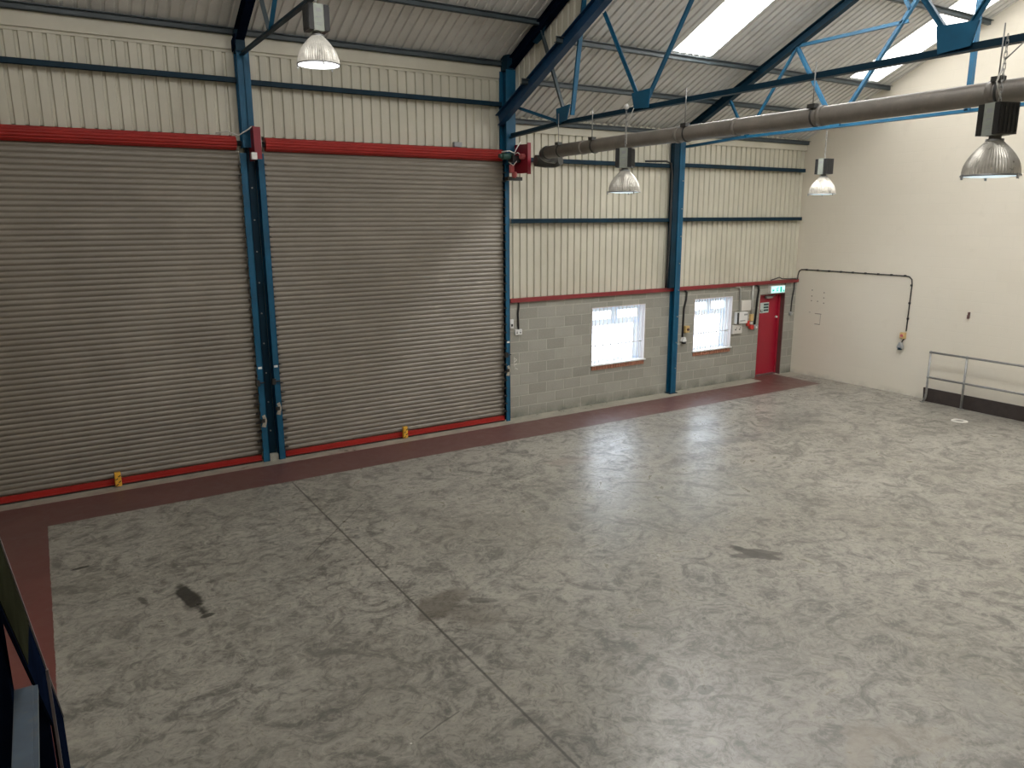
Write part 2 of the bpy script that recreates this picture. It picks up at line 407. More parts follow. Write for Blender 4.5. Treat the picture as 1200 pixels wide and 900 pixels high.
# ------------------------------------------------------------------ the shell
SPOTS = [
    # oil patches on the slab
    (.985, 8.20, .37, .085, -1.42, .95), (1.08, 7.70, .075, .035, .1, .85), (.04, 9.66, .10, .035, .1, .9),
    (.55, 8.38, .11, .03, -1.35, .6), (1.36, 8.50, .22, .045, .2, .45), (.33, 10.5, .03, .11, -.1, .35), (.20, 10.6, .02, .08, .2, .35),
    (3.22, 6.62, .30, .22, .6, .62, (.068, .054, .038), .35), (3.40, 6.25, .34, .22, -.9, .42, (.080, .066, .048), .5), (3.62, 6.45, .16, .05, -.6, .5),
    (7.02, 5.62, .36, .085, -1.22, .9, (.060, .053, .043), .2), (6.84, 5.70, .17, .07, -.5, .8, (.060, .053, .043), .2), (7.16, 5.62, .20, .06, -.9, .75, (.060, .053, .043), .2), (6.72, 5.74, .05, .05, 0, .4), (6.95, 5.86, .05, .05, 0, .6),
    (4.50, 4.04, .075, .05, .1, .6, (.05, .048, .042), .2), (5.36, 4.9, .03, .03, 0, .6), (5.9, 5.15, .03, .03, 0, .5),
    (10.6, 9.15, .75, .20, -.1, .45, (.085, .082, .078), .6), (9.0, 8.75, .5, .15, .2, .4, (.14, .135, .125), .6), (12.7, 9.5, 1.0, .35, .3, .40, (.10, .096, .086), .6), (7.35, 9.75, .5, .17, -.2, .38, (.20, .14, .10), .5),
    # pale patches, the last ones wide and soft
    (5.12, 2.95, .17, .17, .2, .42, (.33, .29, .225), .2), (5.38, 2.72, .30, .17, -.5, .40, (.33, .29, .225), .2), (4.9, 2.85, .2, .1, .6, .5, (.32, .28, .215), .2), (5.65, 3.58, .09, .05, 0, .3, (.42, .38, .30), .2),
    (6.3, 2.6, .5, .25, .8, .22, (.33, .33, .305), .4), (7.6, 7.6, 1.6, .9, .1, .30, (.30, .315, .295), .8), (9.3, 9.6, 1.5, .5, 0, .25, (.32,.335,.33), .7),
]
CRACKS = [(2.353, 8.457, 3.583, 9.82), (2.12, 4.80, 2.55, 4.93)]

fl = MB().box(LX-.2, WX+.2, RY-.2, WY+.4, -.15, 0).build('floor', floor_mat())
struct(fl, 'smooth grey concrete warehouse floor with a dark red painted walkway', 'floor')

# block wall below, with openings (x0, x1, z0, z1)
W1 = (9.94, 11.44, .87, 2.13); W2 = (12.98, 14.245, .885, 2.14); DR = (15.26, 16.18, 0.0, 2.115)
BT = 2.40; TH = .26
bw = MB()
def wall_with_holes(mb, x0, x1, z0, z1, holes, y0, y1):
    xs = sorted({x0, x1} | {h[0] for h in holes} | {h[1] for h in holes})
    for a, b in zip(xs, xs[1:]):
        cuts = sorted([(h[2], h[3]) for h in holes if h[0] <= a and h[1] >= b])
        z = z0
        for lo, hi in cuts:
            if lo > z: mb.box(a, b, y0, y1, z, lo)
            z = hi
        if z < z1: mb.box(a, b, y0, y1, z, z1)
wall_with_holes(bw, 7.86, WX+.2, 0, BT, [W1, W2, DR], WY, WY+TH)
wf = bw.build('wall_front', 'block')
struct(wf, 'grey concrete block wall below the cream cladding', 'wall')
ck = MB()
random.seed(3)
for i, (x, z) in enumerate([(8.0,1.17),(8.0,1.24),(8.0,1.10),(8.02,1.04)]):
    ck.bar((x-.03, WY-.002, z), (x+.035, WY-.002, z+.03*(-1)**i), .006, .012, (0,1,0))
    ck.bar((x-.03, WY-.002, z-.03), (x-.025, WY-.002, z+.03), .006, .010, (0,1,0))
ck.build('chalk_mark', 'chalk', wf)
for q in wf.children: tag(q, 'white chalk scrawl on the blocks')

cl = MB()
wall_sheet(cl, LX, STEP-.1, 5.15, 6.60, WY+.03)
wall_sheet(cl, 7.86, WX+.1, 2.36, 5.95, WY+.03)
cl.box(LX, 7.86, WY+.02, WY+.10, 6.50, 6.80)
cl.box(LX, 7.86, WY+.06, WY+.12, 0, 5.3); cl.box(LX, -1.75, WY-.01, WY+.06, 0, 5.2)  # unseen backing added behind the shutters to stop light leaks
c_ = cl.build('wall_front_cladding', 'clad'); struct(c_, 'cream ribbed sheet cladding above the shutters and block wall', 'wall')
fz = MB()
fz.box(LX, STEP, WY-.015, WY+.02, 6.545, 6.72)       # eaves flashings
fz.box(STEP, WX, WY-.015, WY+.02, 5.62, 5.80)
struct(fz.build('trim_1', 'clad'), 'cream eaves flashing along the top of the cladding', 'trim')
struct(MB().box(7.86, WX, WY-.06, WY+.02, 2.375, 2.455).build('trim_2', 'red_trim'), 'dark red flashing along the top of the block wall', 'trim')

gz = MB()
def gable(mb, x0, x1, z0, s0):
    n = [(RY, 0), (WY+.3, 0), (WY+.3, z0 + S*(-.3)), (RIDGE, roof_z(RIDGE, z0)), (RY, roof_z(RY, z0))]
    mb.prism(n, 'x', x0, x1)
gable(gz, WX, WX+.25, LO0+.12, 0)
struct(gz.build('wall_right', 'gable'), 'cream painted blockwork gable wall', 'wall')
gl_ = MB(); gable(gl_, LX-.25, LX, HI0+.12, 0)
struct(gl_.build('wall_left', 'gable'), 'plain gable wall beyond the shutters', 'wall')
struct(MB().box(LX-.2, WX+.2, RY-.25, RY, 0, 5.9).build('wall_rear', 'gable'), 'plain wall at the rear', 'wall')

# rooflights in the low bay
SKY = [(10.02, 10.94), (15.10, 16.08)]
SKY2 = SKY[:1] + [(12.56, 13.48)] + SKY[1:]  # far-slope rooflights, out of view, added to brighten the right side
SKY_Y = 10.58
rf = MB()
edges = [STEP-.06] + [v for s_ in SKY for v in s_] + [WX+.05]
for i in range(0, len(edges), 2): roof_sheet(rf, edges[i], edges[i+1], WY+.35, RIDGE, LO0)
for a, b in SKY: roof_sheet(rf, a, b, WY+.35, SKY_Y, LO0)
edges = [STEP-.06] + [v for s_ in SKY2 for v in s_] + [WX+.05]
for i in range(0, len(edges), 2): roof_sheet(rf, edges[i], edges[i+1], RIDGE, RY-.2, LO0)
for a, b in SKY2: roof_sheet(rf, a, b, 2*RIDGE-SKY_Y, RY-.2, LO0)
struct(rf.build('ceiling', 'roof'), 'pale ribbed roof sheeting of the low bay', 'roof')
HSKY = [(0.9, 1.8), (5.0, 5.9)]  # out-of-view rooflights added to light the high bay
ru = MB()
e2 = [LX-.05] + [v for s_ in HSKY for v in s_] + [STEP+.02]
roof_sheet(ru, LX-.05, STEP+.02, WY+.35, RIDGE, HI0)
for i in range(0, len(e2), 2): roof_sheet(ru, e2[i], e2[i+1], RIDGE, RY-.2, HI0)
for a, b in HSKY: roof_sheet(ru, a, b, 2*RIDGE-SKY_Y, RY-.2, HI0)
struct(ru.build('ceiling_high_bay', 'roof'), 'pale ribbed roof sheeting of the high bay above the shutters', 'roof')
# ribbed upstand closing the step between the two roofs
up = MB()
ys = []
k = 0; y = WY+.3
while y > RY:
    ys += [(y, 0), (y-.115, 0), (y-.127, .03), (y-.155, .03)]; y -= PITCH
vs = [(STEP+d, y, roof_z(y, z0)+dz) for z0, dz in ((LO0, -.02), (HI0, .04)) for (y, d) in ys]
n = len(ys); up.add(vs, [(i, i+1, n+i+1, n+i) for i in range(n-1)])
struct(up.build('wall_upstand', 'clad'), 'cream ribbed upstand closing the step between the two roofs', 'wall')

def rooflight(x0, x1, ya, yb, z0, label, mat='sky_panel'):
    mb = MB(); roof_sheet(mb, x0, x1, ya, yb, z0, x0+.083, .03)
    tag(mb.build('rooflight', mat), label, 'rooflight', 'rooflights', 'structure')
rooflight(*SKY[0], SKY_Y, RIDGE, LO0, 'glowing white rooflight between the two blue trusses')
rooflight(*SKY[1], SKY_Y, RIDGE, LO0, 'glowing white rooflight strip beside the cream gable wall', 'sky_edge')
for s_ in SKY2: rooflight(*s_, RIDGE, 2*RIDGE-SKY_Y, LO0, 'added unseen rooflight brightening the hall from the far roof slope', 'sky_edge' if s_[0] > 15 else 'sky_added')
for s_ in HSKY: rooflight(*s_, RIDGE, 2*RIDGE-SKY_Y, HI0, 'added unseen rooflight brightening the high bay from its roof', 'sky_added')

# ------------------------------------------------------------------ windows and door
def window(n, W, label):
    x0, x1, z0, z1 = W; yf = WY+.17
    t = thing('window_%d' % n, ((x0+x1)/2, WY, z0), label, 'window'); t['kind'] = 'structure'
    rv = MB()
    rv.box(x0-.005, x0+.012, WY-.012, WY+TH, z0, z1); rv.box(x1-.012, x1+.005, WY-.012, WY+TH, z0, z1)
    rv.box(x0, x1, WY-.005, WY+TH, z1-.012, z1+.005)
    rv.build('reveal', 'reveal', t)
    MB().box(x0-.03, x1+.03, WY-.05, WY+TH, z0-.005, z0+.025).build('sill_board', 'white', t, .005)
    bk = MB(); m = int((x1-x0)/.075)
    for i in range(m):
        a = x0 + (x1-x0)*i/m
        bk.box(a+.005, a+(x1-x0)/m-.005, WY-.022, WY+.05, z0-.095, z0-.008)
    bk.build('brick_sill', 'brick', t)
    fr = MB(); f = .055; zt = z1-.37; xm = (x0+x1)/2
    a0, a1, b0, b1 = x0+.012, x1-.012, z0+.02, z1-.012
    fr.box(a0, a0+f, yf, yf+.06, b0, b1); fr.box(a1-f, a1, yf, yf+.06, b0, b1)
    fr.box(a0, a1, yf, yf+.06, b0, b0+f); fr.box(a0, a1, yf, yf+.06, b1-f, b1)
    fr.box(a0, a1, yf, yf+.06, zt-.05, zt+.05); fr.box(xm-.055, xm+.055, yf, yf+.06, zt, b1)
    for s0, s1 in ((a0+f, xm-.055), (xm+.055, a1-f)):
        fr.box(s0, s0+.035, yf-.012, yf+.05, zt+.05, b1-f); fr.box(s1-.035, s1, yf-.012, yf+.05, zt+.05, b1-f)
        fr.box(s0, s1, yf-.012, yf+.05, zt+.05, zt+.085); fr.box(s0, s1, yf-.012, yf+.05, b1-f-.035, b1-f)
    fr.box(a1-f-.13, a1-f, yf, yf+.06, b0, zt)
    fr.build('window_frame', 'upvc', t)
    MB().box(a0+f, a1-f, yf+.028, yf+.034, b0+f, b1-f).build('pane', 'glass', t)
    nb = 14
    for i in range(nb):
        x = x0+.05 + (x1-x0-.1)*i/(nb-1)
        MB().tube([(x, WY+.07, z0+.02), (x, WY+.07, z1-.01)], .012, 6).build('security_bar', 'white', t)
    MB().tube([(x0, WY+.07, z0+.42), (x1, WY+.07, z0+.42)], .012, 6).build('security_bar', 'white', t)
window(1, W1, 'bright barred window with a brick sill between the shutter and the blue column')
window(2, W2, 'bright barred window with a brick sill nearest the red door')

d = thing('door_1', (15.72, WY, 0), 'plain red fire exit door in the block wall', 'door'); d['kind'] = 'structure'
yd = WY+.14
MB().box(DR[0]-.01, DR[0]+.005, WY-.005, WY+TH, 0, DR[3]).build('left_lining', 'door_edge', d)
rl = MB().box(DR[1]-.012, DR[1]+.012, WY-.006, WY+TH, 0, DR[3])
rl.box(DR[0], DR[1], WY-.004, WY+TH, DR[3]-.012, DR[3]+.005); rl.build('lining', 'brown', d)
fr = MB(); fr.box(DR[1]-.072, DR[1]-.012, yd-.03, yd+.06, 0, DR[3]-.012); fr.box(DR[0]+.005, DR[0]+.045, yd-.03, yd+.06, 0, DR[3]-.012)
fr.box(DR[0], DR[1]-.012, yd-.03, yd+.06, DR[3]-.052, DR[3]-.012); fr.build('door_frame', 'door_edge', d)
lf = MB().box(DR[0]+.045, DR[1]-.072, yd, yd+.045, .035, DR[3]-.055).build('door_leaf', 'door_red', d, .004)
MB().box(DR[0]+.01, DR[1]-.02, yd-.05, yd+.05, 0, .03).build('threshold', 'brown', d)
cm = MB().box(15.58, 15.80, yd-.075, yd-.003, 2.00, 2.055); cm.bar((15.78, yd-.06, 2.045), (15.95, yd-.03, 2.06), .02, .016, (0,0,1))
q = sub(cm, 'door_closer', 'galv', lf, d); 
sub(MB().cyl((16.05, yd-.05, 1.50), .028, .05, 'y', 14), 'door_knob', 'offwhite', lf, d)
nb = sub(MB().box(15.42, 15.76, yd-.006, yd-.001, 1.63, 1.89), 'notice', 'sign_bg', lf, d)
ink = MB()
for i in range(3): ink.box(15.57, 15.74, yd-.010, yd-.005, 1.82-i*.07, 1.865-i*.07)
ink.lathe([(.001, 0), (.02, 0)], 10)
ink = MB()
for i in range(3): ink.box(15.565, 15.745, yd-.010, yd-.005, 1.815-i*.072, 1.862-i*.072)
ink.box(15.445, 15.47, yd-.010, yd-.005, 1.65, 1.72); ink.box(15.48, 15.54, yd-.010, yd-.005, 1.65, 1.675); ink.box(15.49, 15.535, yd-.010, yd-.005, 1.70, 1.715)
sub(ink, 'notice_print', 'sign_ink', lf, d)

# ------------------------------------------------------------------ steel columns
def hcol(mb, x, y0, y1, z0, z1, w):
    t = .016
    mb.box(x-w/2, x+w/2, y0, y0+t, z0, z1); mb.box(x-w/2, x+w/2, y1-t, y1, z0, z1); mb.box(x-.006, x+.006, y0, y1, z0, z1)
def column(x, lo_x, label, zt, hi_w=.20, y0=12.42, zlo=0, plate=True):
    t = thing('steel_column', (x, y0+.1, 0), label, 'column'); t['kind'] = 'thing'
    m = MB(); hcol(m, x, y0, WY-.003, zlo, zt, hi_w); m.build('shaft', 'blue', t)
    return t
c1 = column(3.02, 0, 'blue steel column standing between the two roller shutters', 6.50, .19, 12.50, 5.10)
wb = MB().box(2.98, 3.12, WY-.03, WY+.03, 0, 5.12); wb.build('web', 'blue_dk', c1)
parts(lambda i: MB().cyl((3.045, WY-.045, .5+i*.5), .012, .016, 'y', 8), 9, 'bolt', 'galv', c1)
MB().box(2.955, 3.165, WY-.12, WY, 0, .10).build('base_pad', 'concrete_pale', c1)
c2 = column(7.76, 0, 'blue steel column at the right end of the second roller shutter', 6.66, .20, 12.42, 5.0)
MB().box(7.72, 7.80, WY-.02, WY+.05, 0, 5.0).build('lower_shaft', 'blue_dk', c2)
c3 = column(12.25, 0, 'blue steel column between the two barred windows', 5.86, .155, 12.52, 0)
MB().box(12.02, 12.17, 12.54, WY-.02, 2.46, 5.72).build('added_web_face', 'blue_dk', c3)  # added dark box standing in for the column's deep, dark left face
parts(lambda i: MB().cyl((12.28, 12.504, .6+i*.6), .012, .016, 'y', 8), 8, 'bolt', 'galv', c3)
MB().box(12.13, 12.37, 12.49, WY-.003, 0, .015).build('base_plate', 'blue_dk', c3)

# horizontal rails that carry the cladding
def wrail(x0, x1, z, label, cz=.08):
    cz = min(cz, .085)
    mb = MB(); mb.box(x0, x1, WY-.10, WY-.09, z-cz/2, z+cz/2); mb.box(x0, x1, WY-.10, WY+.025, z+cz/2-.008, z+cz/2); mb.box(x0, x1, WY-.10, WY-.06, z-cz/2, z-cz/2+.008)
    tag(mb.build('cladding_rail', 'blue_dk'), label, 'wall rail', 'rails across the cladding', 'thing')
wrail(LX+.05, 2.92, 6.09, 'blue rail across the cladding above the first shutter')
wrail(3.12, 7.66, 6.075, 'blue rail across the cladding above the second shutter')
wrail(7.86, 12.15, 5.11, 'upper blue rail between the shutter and the middle blue column', .11)
wrail(12.35, WX-.12, 5.14, 'upper blue rail between the blue column and the gable wall', .11)
wrail(7.86, 12.15, 3.96, 'lower blue rail between the shutter and the middle blue column', .09)
wrail(12.35, WX-.12, 3.97, 'lower blue rail between the blue column and the gable wall', .09)

# ------------------------------------------------------------------ roller shutters
def lath_profile(z0, z1, y):
    prof = []; p = .08; z = z0
    k = 0
    while z < z1 - .001:
        for f, dy in ((0, .012), (.08, .009), (.20, -.002), (.42, -.006), (.68, -.003), (.86, .003), (.96, .011)):
            zz = z + f*p
            if zz < z1: prof.append((y+dy, zz))
        z += p
    prof.append((y, z1)); return prof
def shutter(x0, x1, label, lock_x, side):
    t = thing('roller_shutter', ((x0+x1)/2, 12.6, 0), label, 'roller shutter', 'roller shutters')
    pr = lath_profile(.115, 5.14, 12.61); n = len(pr)
    mb = MB(); mb.add([(x, y, z) for x in (x0, x1) for (y, z) in pr], [(i, i+1, n+i+1, n+i) for i in range(n-1)], True)
    mb.build('curtain', 'lath', t)
    # rolled red barrel above
    ro = MB(); prof = []
    cy, cz, R = 12.585, 5.165, .092
    for i in range(97):
        a = 2*PI*i/96; r = R + .014*abs(math.sin(a*6))**.6
        prof.append((cy + r*math.cos(a), cz + r*math.sin(a)))
    m = len(prof)-1
    ro.prism(prof[:-1], 'x', x0+.04, x1-.04); ro.build('barrel', 'red', t)
    ax = MB().cyl((x0-.05, cy, cz), .04, x1-x0+.1, 'x', 12); ax.build('axle', 'black', t)
    br = MB(); br.box(x0+.02, x1-.02, 12.575, 12.60, .03, .115); br.box(x0+.02, x1-.02, 12.545, 12.60, .03, .042)
    b = br.build('bottom_rail', 'red', t)
    sub(MB().box(x0+.02, x1-.02, 12.56, 12.61, .0, .03), 'rubber_seal', 'black', b, t)
    # yellow floor lock with dark warning bars
    lk_ = MB().box(lock_x-.045, lock_x+.045, 12.49, 12.56, .01, .23); lo = lk_.build('floor_lock', 'yellow', t, .012)
    ll = MB()
    for i, (dx, dz) in enumerate([(-.02, .04), (.02, .085), (-.02, .13), (.02, .175)]): ll.bar((lock_x+dx-.018, 12.488, dz-.012), (lock_x+dx+.018, 12.488, dz+.012), .004, .014, (0,1,0))
    sub(ll, 'warning_bars', 'black', lo, t)
    for s in (-1, 1):
        xx = x0-.012 if s < 0 else x1+.012
        g = MB(); a, bb = (xx-.095, xx+.012) if s < 0 else (xx-.012, xx+.095)
        if not (s > 0 and side == 'R'): 
            pass
        else: bb = xx+.08
        g.box(a, bb, 12.525, 12.545, 0, 5.02)                       # front face
        g.box((a if s < 0 else bb-.012), (a+.012 if s < 0 else bb), 12.525, WY-.01, 0, 5.02)
        gg = g.build('guide_channel', 'blue', t)
        # little black lath ends poking into the guide
        q = .16
        z = .2
        while z < 5.0:
            e = MB()
            w = .025 + .03*random.random() + (.03 if z < 1.2 else 0)
            if s < 0: e.prism([(x0-.004, z), (x0+w, z+.005), (x0-.004, z+.028)], 'y', 12.50, 12.585)
            else: e.prism([(x1+.004, z), (x1-w, z+.005), (x1+.004, z+.028)], 'y', 12.50, 12.585)
            z += q
            sub(e, 'lath_clip', 'black', gg, t)
        if (side == 'L' and s > 0) or side == 'R':
            c = (a+bb)/2
            sub(MB().box(c-.03, c+.03, 12.520, 12.526, 1.60, 1.635), 'sticker', 'white', gg, t)
            wz = .62 if side == 'L' else (.80 if s < 0 else .95)
            wp = MB().prism([(c-.05, wz), (c+.02, wz-.02), (c+.045, wz+.10), (c+.02, wz+.2), (c-.03, wz+.18), (c, wz+.1)], 'y', 12.517, 12.526)
            sub(wp, 'worn_patch', 'worn', gg, t)
            sub(MB().box(c-.05, c+.01, 12.49, 12.525, wz+.07, wz+.13), 'bolt', 'black', gg, t)
            lt = MB().box(c-.07, c+.05, 12.49, 12.524, 1.36, 1.375); lt.box(c-.09, c-.03, 12.47, 12.52, 1.32, 1.42)
            sub(lt, 'latch', 'black', gg, t)
    return t
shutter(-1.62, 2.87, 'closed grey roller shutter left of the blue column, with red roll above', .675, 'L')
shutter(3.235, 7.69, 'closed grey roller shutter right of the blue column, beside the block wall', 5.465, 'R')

# end brackets of the shutter rolls
t = thing('shutter_bracket', (3.05, 12.4, 5.0), 'narrow red end plate holding the shutter rolls above the left blue column', 'bracket', 'shutter end brackets')
pl = MB().prism([(12.66, 5.44), (12.28, 5.40), (12.25, 4.92), (12.30, 4.90), (12.66, 4.90)], 'x', 3.045, 3.06); pl.build('end_plate', 'red_dk', t)
MB().box(3.035, 3.14, 12.26, 12.30, 4.92, 5.39).build('flange', 'red_dk', t)
MB().box(3.06, 3.16, 12.31, 12.36, 5.10, 5.25).build('cover_strip', 'offwhite', t)
MB().box(2.98, 3.06, 12.235, 12.30, 4.91, 5.01).build('limit_switch', 'white', t)
tag(MB().tube([(2.55, 12.60, 5.30), (2.72, 12.55, 5.33), (2.86, 12.5, 5.27), (3.0, 12.42, 5.36), (3.04, 12.38, 5.40)], .010, 6).build('cable', 'offwhite'),
    'pale loose wire drooping beside the narrow red end plate', 'cable')

t = thing('shutter_motor', (7.85, 12.3, 4.8), 'crimson end plate with shutter motor and tangled wires below the blue column', 'shutter motor')
MB().prism([(12.67, 5.36), (11.93, 5.33), (11.93, 4.82), (12.40, 4.83), (12.67, 4.86)], 'x', 7.84, 7.856).build('end_plate', 'red_dk', t)
MB().box(7.80, 7.87, 11.915, 11.935, 4.80, 5.35).build('flange', 'red_dk', t)
g = MB().cyl((7.50, 12.32, 5.13), .062, .22, 'x', 16); g.cyl((7.44, 12.32, 5.13), .04, .06, 'x', 12); g.build('gear_motor', 'greenmotor', t)
MB().box(7.66, 7.83, 12.20, 12.36, 5.02, 5.14).build('chain_guard', 'black', t, .01)
MB().cyl((7.76, 12.1, 5.12), .05, .09, 'x', 14).build('red_cap', 'pinkred', t)
MB().box(7.66, 7.72, 12.25, 12.33, 4.84, 4.98).build('limit_box', 'pinkred', t)
MB().cyl((7.70, 12.25, 4.80), .055, .05, 'x', 14).build('sounder', 'pinkred', t)
MB().box(7.60, 7.92, 12.28, 12.40, 4.70, 4.765).build('foot_bracket', 'black', t)
w = MB()
w.tube([(7.46, 12.27, 5.20), (7.60, 12.22, 5.22), (7.68, 12.18, 5.18), (7.72, 12.15, 5.28), (7.78, 12.12, 5.38)], .010, 6)
w.tube([(7.68, 12.20, 5.15), (7.73, 12.15, 5.19), (7.80, 12.10, 5.12)], .008, 6)
w.tube([(7.60, 12.25, 5.02), (7.66, 12.18, 4.96), (7.72, 12.16, 5.04)], .008, 6)
w.build('loose_wires', 'offwhite', t)

# ------------------------------------------------------------------ roof trusses (nodes in y, z; mirrored about the ridge)
def mir(y): return 2*RIDGE - y
def yz(x, p): return (x, p[0], p[1])
TIE = 5.575
def low_truss(x, label, thick, xr=None, extra=False):
    """truss under the low roof"""
    xr = x if xr is None else xr
    t = thing('roof_truss', (x, 12.4, 5.5), label, 'roof truss', 'blue steel roof trusses')
    zc = lambda y: LO0 - .19 + S*(WY-y)
    for f in (lambda y: y, mir):
        m = MB().ibar((xr, f(12.52 if thick < .2 else 12.60), zc(12.52)), (xr, f(RIDGE), zc(RIDGE)), .13, thick, (1,0,0)); m.build('rafter', 'blue_dk' if not extra else 'rafter_blue', t)
    tie = MB(); dw = .07 if extra else .05
    for q0, q1 in (((12.45, TIE-.06), (10.9, TIE)), ((10.9, TIE), (mir(10.9), TIE)), ((mir(10.9), TIE), (mir(12.45), TIE-.06))): tie.angle(yz(x, q0), yz(x, q1), .10, dw)
    tie.build('tie', 'blue_dk' if extra else 'blue', t)
    P1, P2, R1, R2, R3, A = (10.80, TIE), (8.79, TIE), (11.28, zc(11.28)-.05), (9.72, zc(9.72)-.06), (8.0, zc(8.0)-.06), (6.75, zc(6.75)-.08)
    J = (7.62, TIE + (8.79-7.62)*(A[1]-TIE)/(8.79-A[0]))
    for f in (lambda p: p, lambda p: (mir(p[0]), p[1])):
        segs = [(P1, R1, .05), (P1, R2, .05), (R2, P2, .07), (P2, A, .07), (R2, (J[0], R2[1]), .055), (J, R3, .05)]
        if extra: segs = [((12.42, 6.05), P1, .045), (R2, P2, .05), (P2, A, .055)]
        for a, b, wd in segs:
            MB().angle(yz(x, f(a)), yz(x, f(b)), wd, wd).build('web_member', 'blue', t)
        g = [(P2[0]+.21, TIE+.22), (P2[0]-.20, TIE+.24), (P2[0]-.16, TIE-.02), (P2[0]+.15, TIE+.0)]
        if not extra: g = [(P2[0]+.10, TIE+.12), (P2[0]-.10, TIE+.12), (P2[0]-.10, TIE-.02), (P2[0]+.10, TIE-.02)]
        gm = MB().prism([f(q) for q in g], 'x', x-.045, x-.030); gm.build('gusset', 'blue', t)
    if extra:
        for f in (lambda p: p, lambda p: (mir(p[0]), p[1])):
            g = [(P1[0]+.12, TIE+.23), (P1[0]-.28, TIE+.26), (P1[0]-.18, TIE+.02), (P1[0]+.10, TIE-.02)]
            MB().prism([f(q) for q in g], 'x', x-.045, x-.030).build('gusset', 'blue', t)
    if not extra: MB().angle((x, RIDGE, TIE), (x, RIDGE, zc(RIDGE)-.05), .08, .08).build('king_post', 'blue', t)
    return t
tf = low_truss(12.25, 'blue steel truss on the column between the windows, behind the grey pipe', .15)
tn = low_truss(7.76, 'large blue steel truss under the roof step, carrying the grey pipe', .21, 7.62, True)
# the step truss also has a dark upper rafter for the high roof
zu = lambda y: HI0 - .17 + S*(WY-y)
for f in (lambda y: y, mir):
    MB().ibar((7.80, f(12.50), zu(12.50)), (7.80, f(RIDGE), zu(RIDGE)), .13, .17, (1,0,0)).build('upper_rafter', 'navy', tn)
    MB().angle((7.80, f(10.78), TIE+.1), (7.80, f(11.52), zu(11.52)-.05), .06, .06).build('grey_web_member', 'purlin', tn)
    MB().angle((7.80, f(10.60), TIE+.1), (7.80, f(10.25), zu(10.25)-.05), .075, .075).build('web_member', 'blue', tn)
    if f(1.0) == 1.0: MB().box(7.69, 7.83, 12.43, 12.66, 6.66, 6.92).build('column_head', 'blue_dk', tn)
    MB().prism([(f(q[0]), q[1]) for q in [(11.75, zu(11.75)-.10), (11.35, zu(11.35)-.10), (11.45, zu(11.45)-.24), (11.62, zu(11.62)-.22)]], 'x', 7.79, 7.802).build('cleat', 'blue_dk', tn)
# high bay truss over the left column
t = thing('roof_truss', (3.0, 12.4, 6.4), 'dark steel truss over the column between the two shutters', 'roof truss', 'blue steel roof trusses')
TZ = 6.47
MB().box(2.93, 3.07, 12.50, WY, 6.48, 6.80).build('column_head', 'blue_dk', t)
for f in (lambda y: y, mir):
    MB().ibar((3.0, f(12.60), zu(12.60)), (3.0, f(RIDGE), zu(RIDGE)), .13, .18, (1,0,0)).build('rafter', 'navy', t)
    MB().angle((3.0, f(10.92), TZ), (3.0, f(11.40), zu(11.40)-.06), .06, .06).build('web_member', 'purlin', t)
    MB().angle((3.0, f(10.86), TZ), (3.0, f(8.95), zu(8.95)-.06), .06, .06).build('web_member', 'blue', t)
    MB().prism([(f(q[0]), q[1]) for q in [(12.66, 6.66), (12.40, 6.72), (12.44, 6.56), (12.66, 6.50)]], 'x', 2.90, 2.915).build('cleat', 'navy', t)
MB().angle((3.0, 12.52, TZ), (3.0, mir(12.52), TZ), .07, .055).build('tie', 'blue_dk', t)

# purlins
def purlin(x0, x1, y, z0, label, group):
    zt = roof_z(min(y, 12.6), z0) - .03 - (.06 if y > 12.605 and z0 == LO0 else 0); h = .095
    mb = MB()
    mb.box(x0, x1, y-.006, y+.006, zt-h, zt); mb.box(x0, x1, y-.055, y+.006, zt-.008-S*.03, zt-S*.03); mb.box(x0, x1, y-.006, y+.055, zt-h-.002, zt-h+.008)
    tag(mb.build('purlin', 'purlin'), label, 'purlin', group, 'thing')
for y, w in ((12.612, 'lowest'), (11.62, 'second'), (10.60, 'third'), (8.60, 'fourth')):
    purlin(7.86 if w == 'lowest' else 7.48, WX-.02, y, LO0, 'grey purlin of the low roof, %s one up from the cream cladding' % w, 'purlins of the low roof')
for y, w in ((12.64, 'lowest'), (11.55, 'second')):
    purlin(LX+.05, 7.86, y, HI0, 'grey purlin of the high roof above the shutters, %s one up from the cladding' % w, 'purlins of the high roof')

# ------------------------------------------------------------------ heating pipe under the truss
t = thing('heating_pipe', (7.76, 11.2, 5.0), 'long dusty grey heating pipe hung below the near blue truss', 'pipe')
PZ = 5.125
MB().tube([(7.76, 11.25, PZ), (7.76, 9.0, PZ+.01), (7.76, 6.0, PZ), (7.76, .5, PZ)], .105, 28).build('tube', 'duct', t)
bd = [10.2, 8.02, 7.0, 5.75, 3.92, 2.5]
for y in bd:
    MB().tube([(7.76, y-.03, PZ+.003), (7.76, y+.03, PZ+.003)], .113, 28).build('joint_band', 'duct', t)
el = MB(); pts = [(7.76, 11.2, PZ)]
for i in range(9):
    a = PI/2*i/8; pts.append((7.76+.16-.16*math.cos(a), 11.25+.16*math.sin(a), PZ-.05*i/8))
pts += [(8.05, 11.41, PZ-.06)]
el.tube(pts, .108, 20); 
for i in range(4): el.tube([(7.76+.02*i, 11.23+.05*i, PZ-.005*i), (7.76+.02*i+.006, 11.25+.05*i, PZ-.005*i)], .114, 20)
el.build('elbow', 'duct_dk', t)
st = MB(); st.tube([(7.86, 11.75, PZ-.10), (8.05, 11.72, PZ-.11), (8.20, 11.62, PZ-.11), (8.24, 11.5, PZ-.10)], [.10, .11, .11, .08], 20); st.build('flue_bend', 'duct_dk', t)
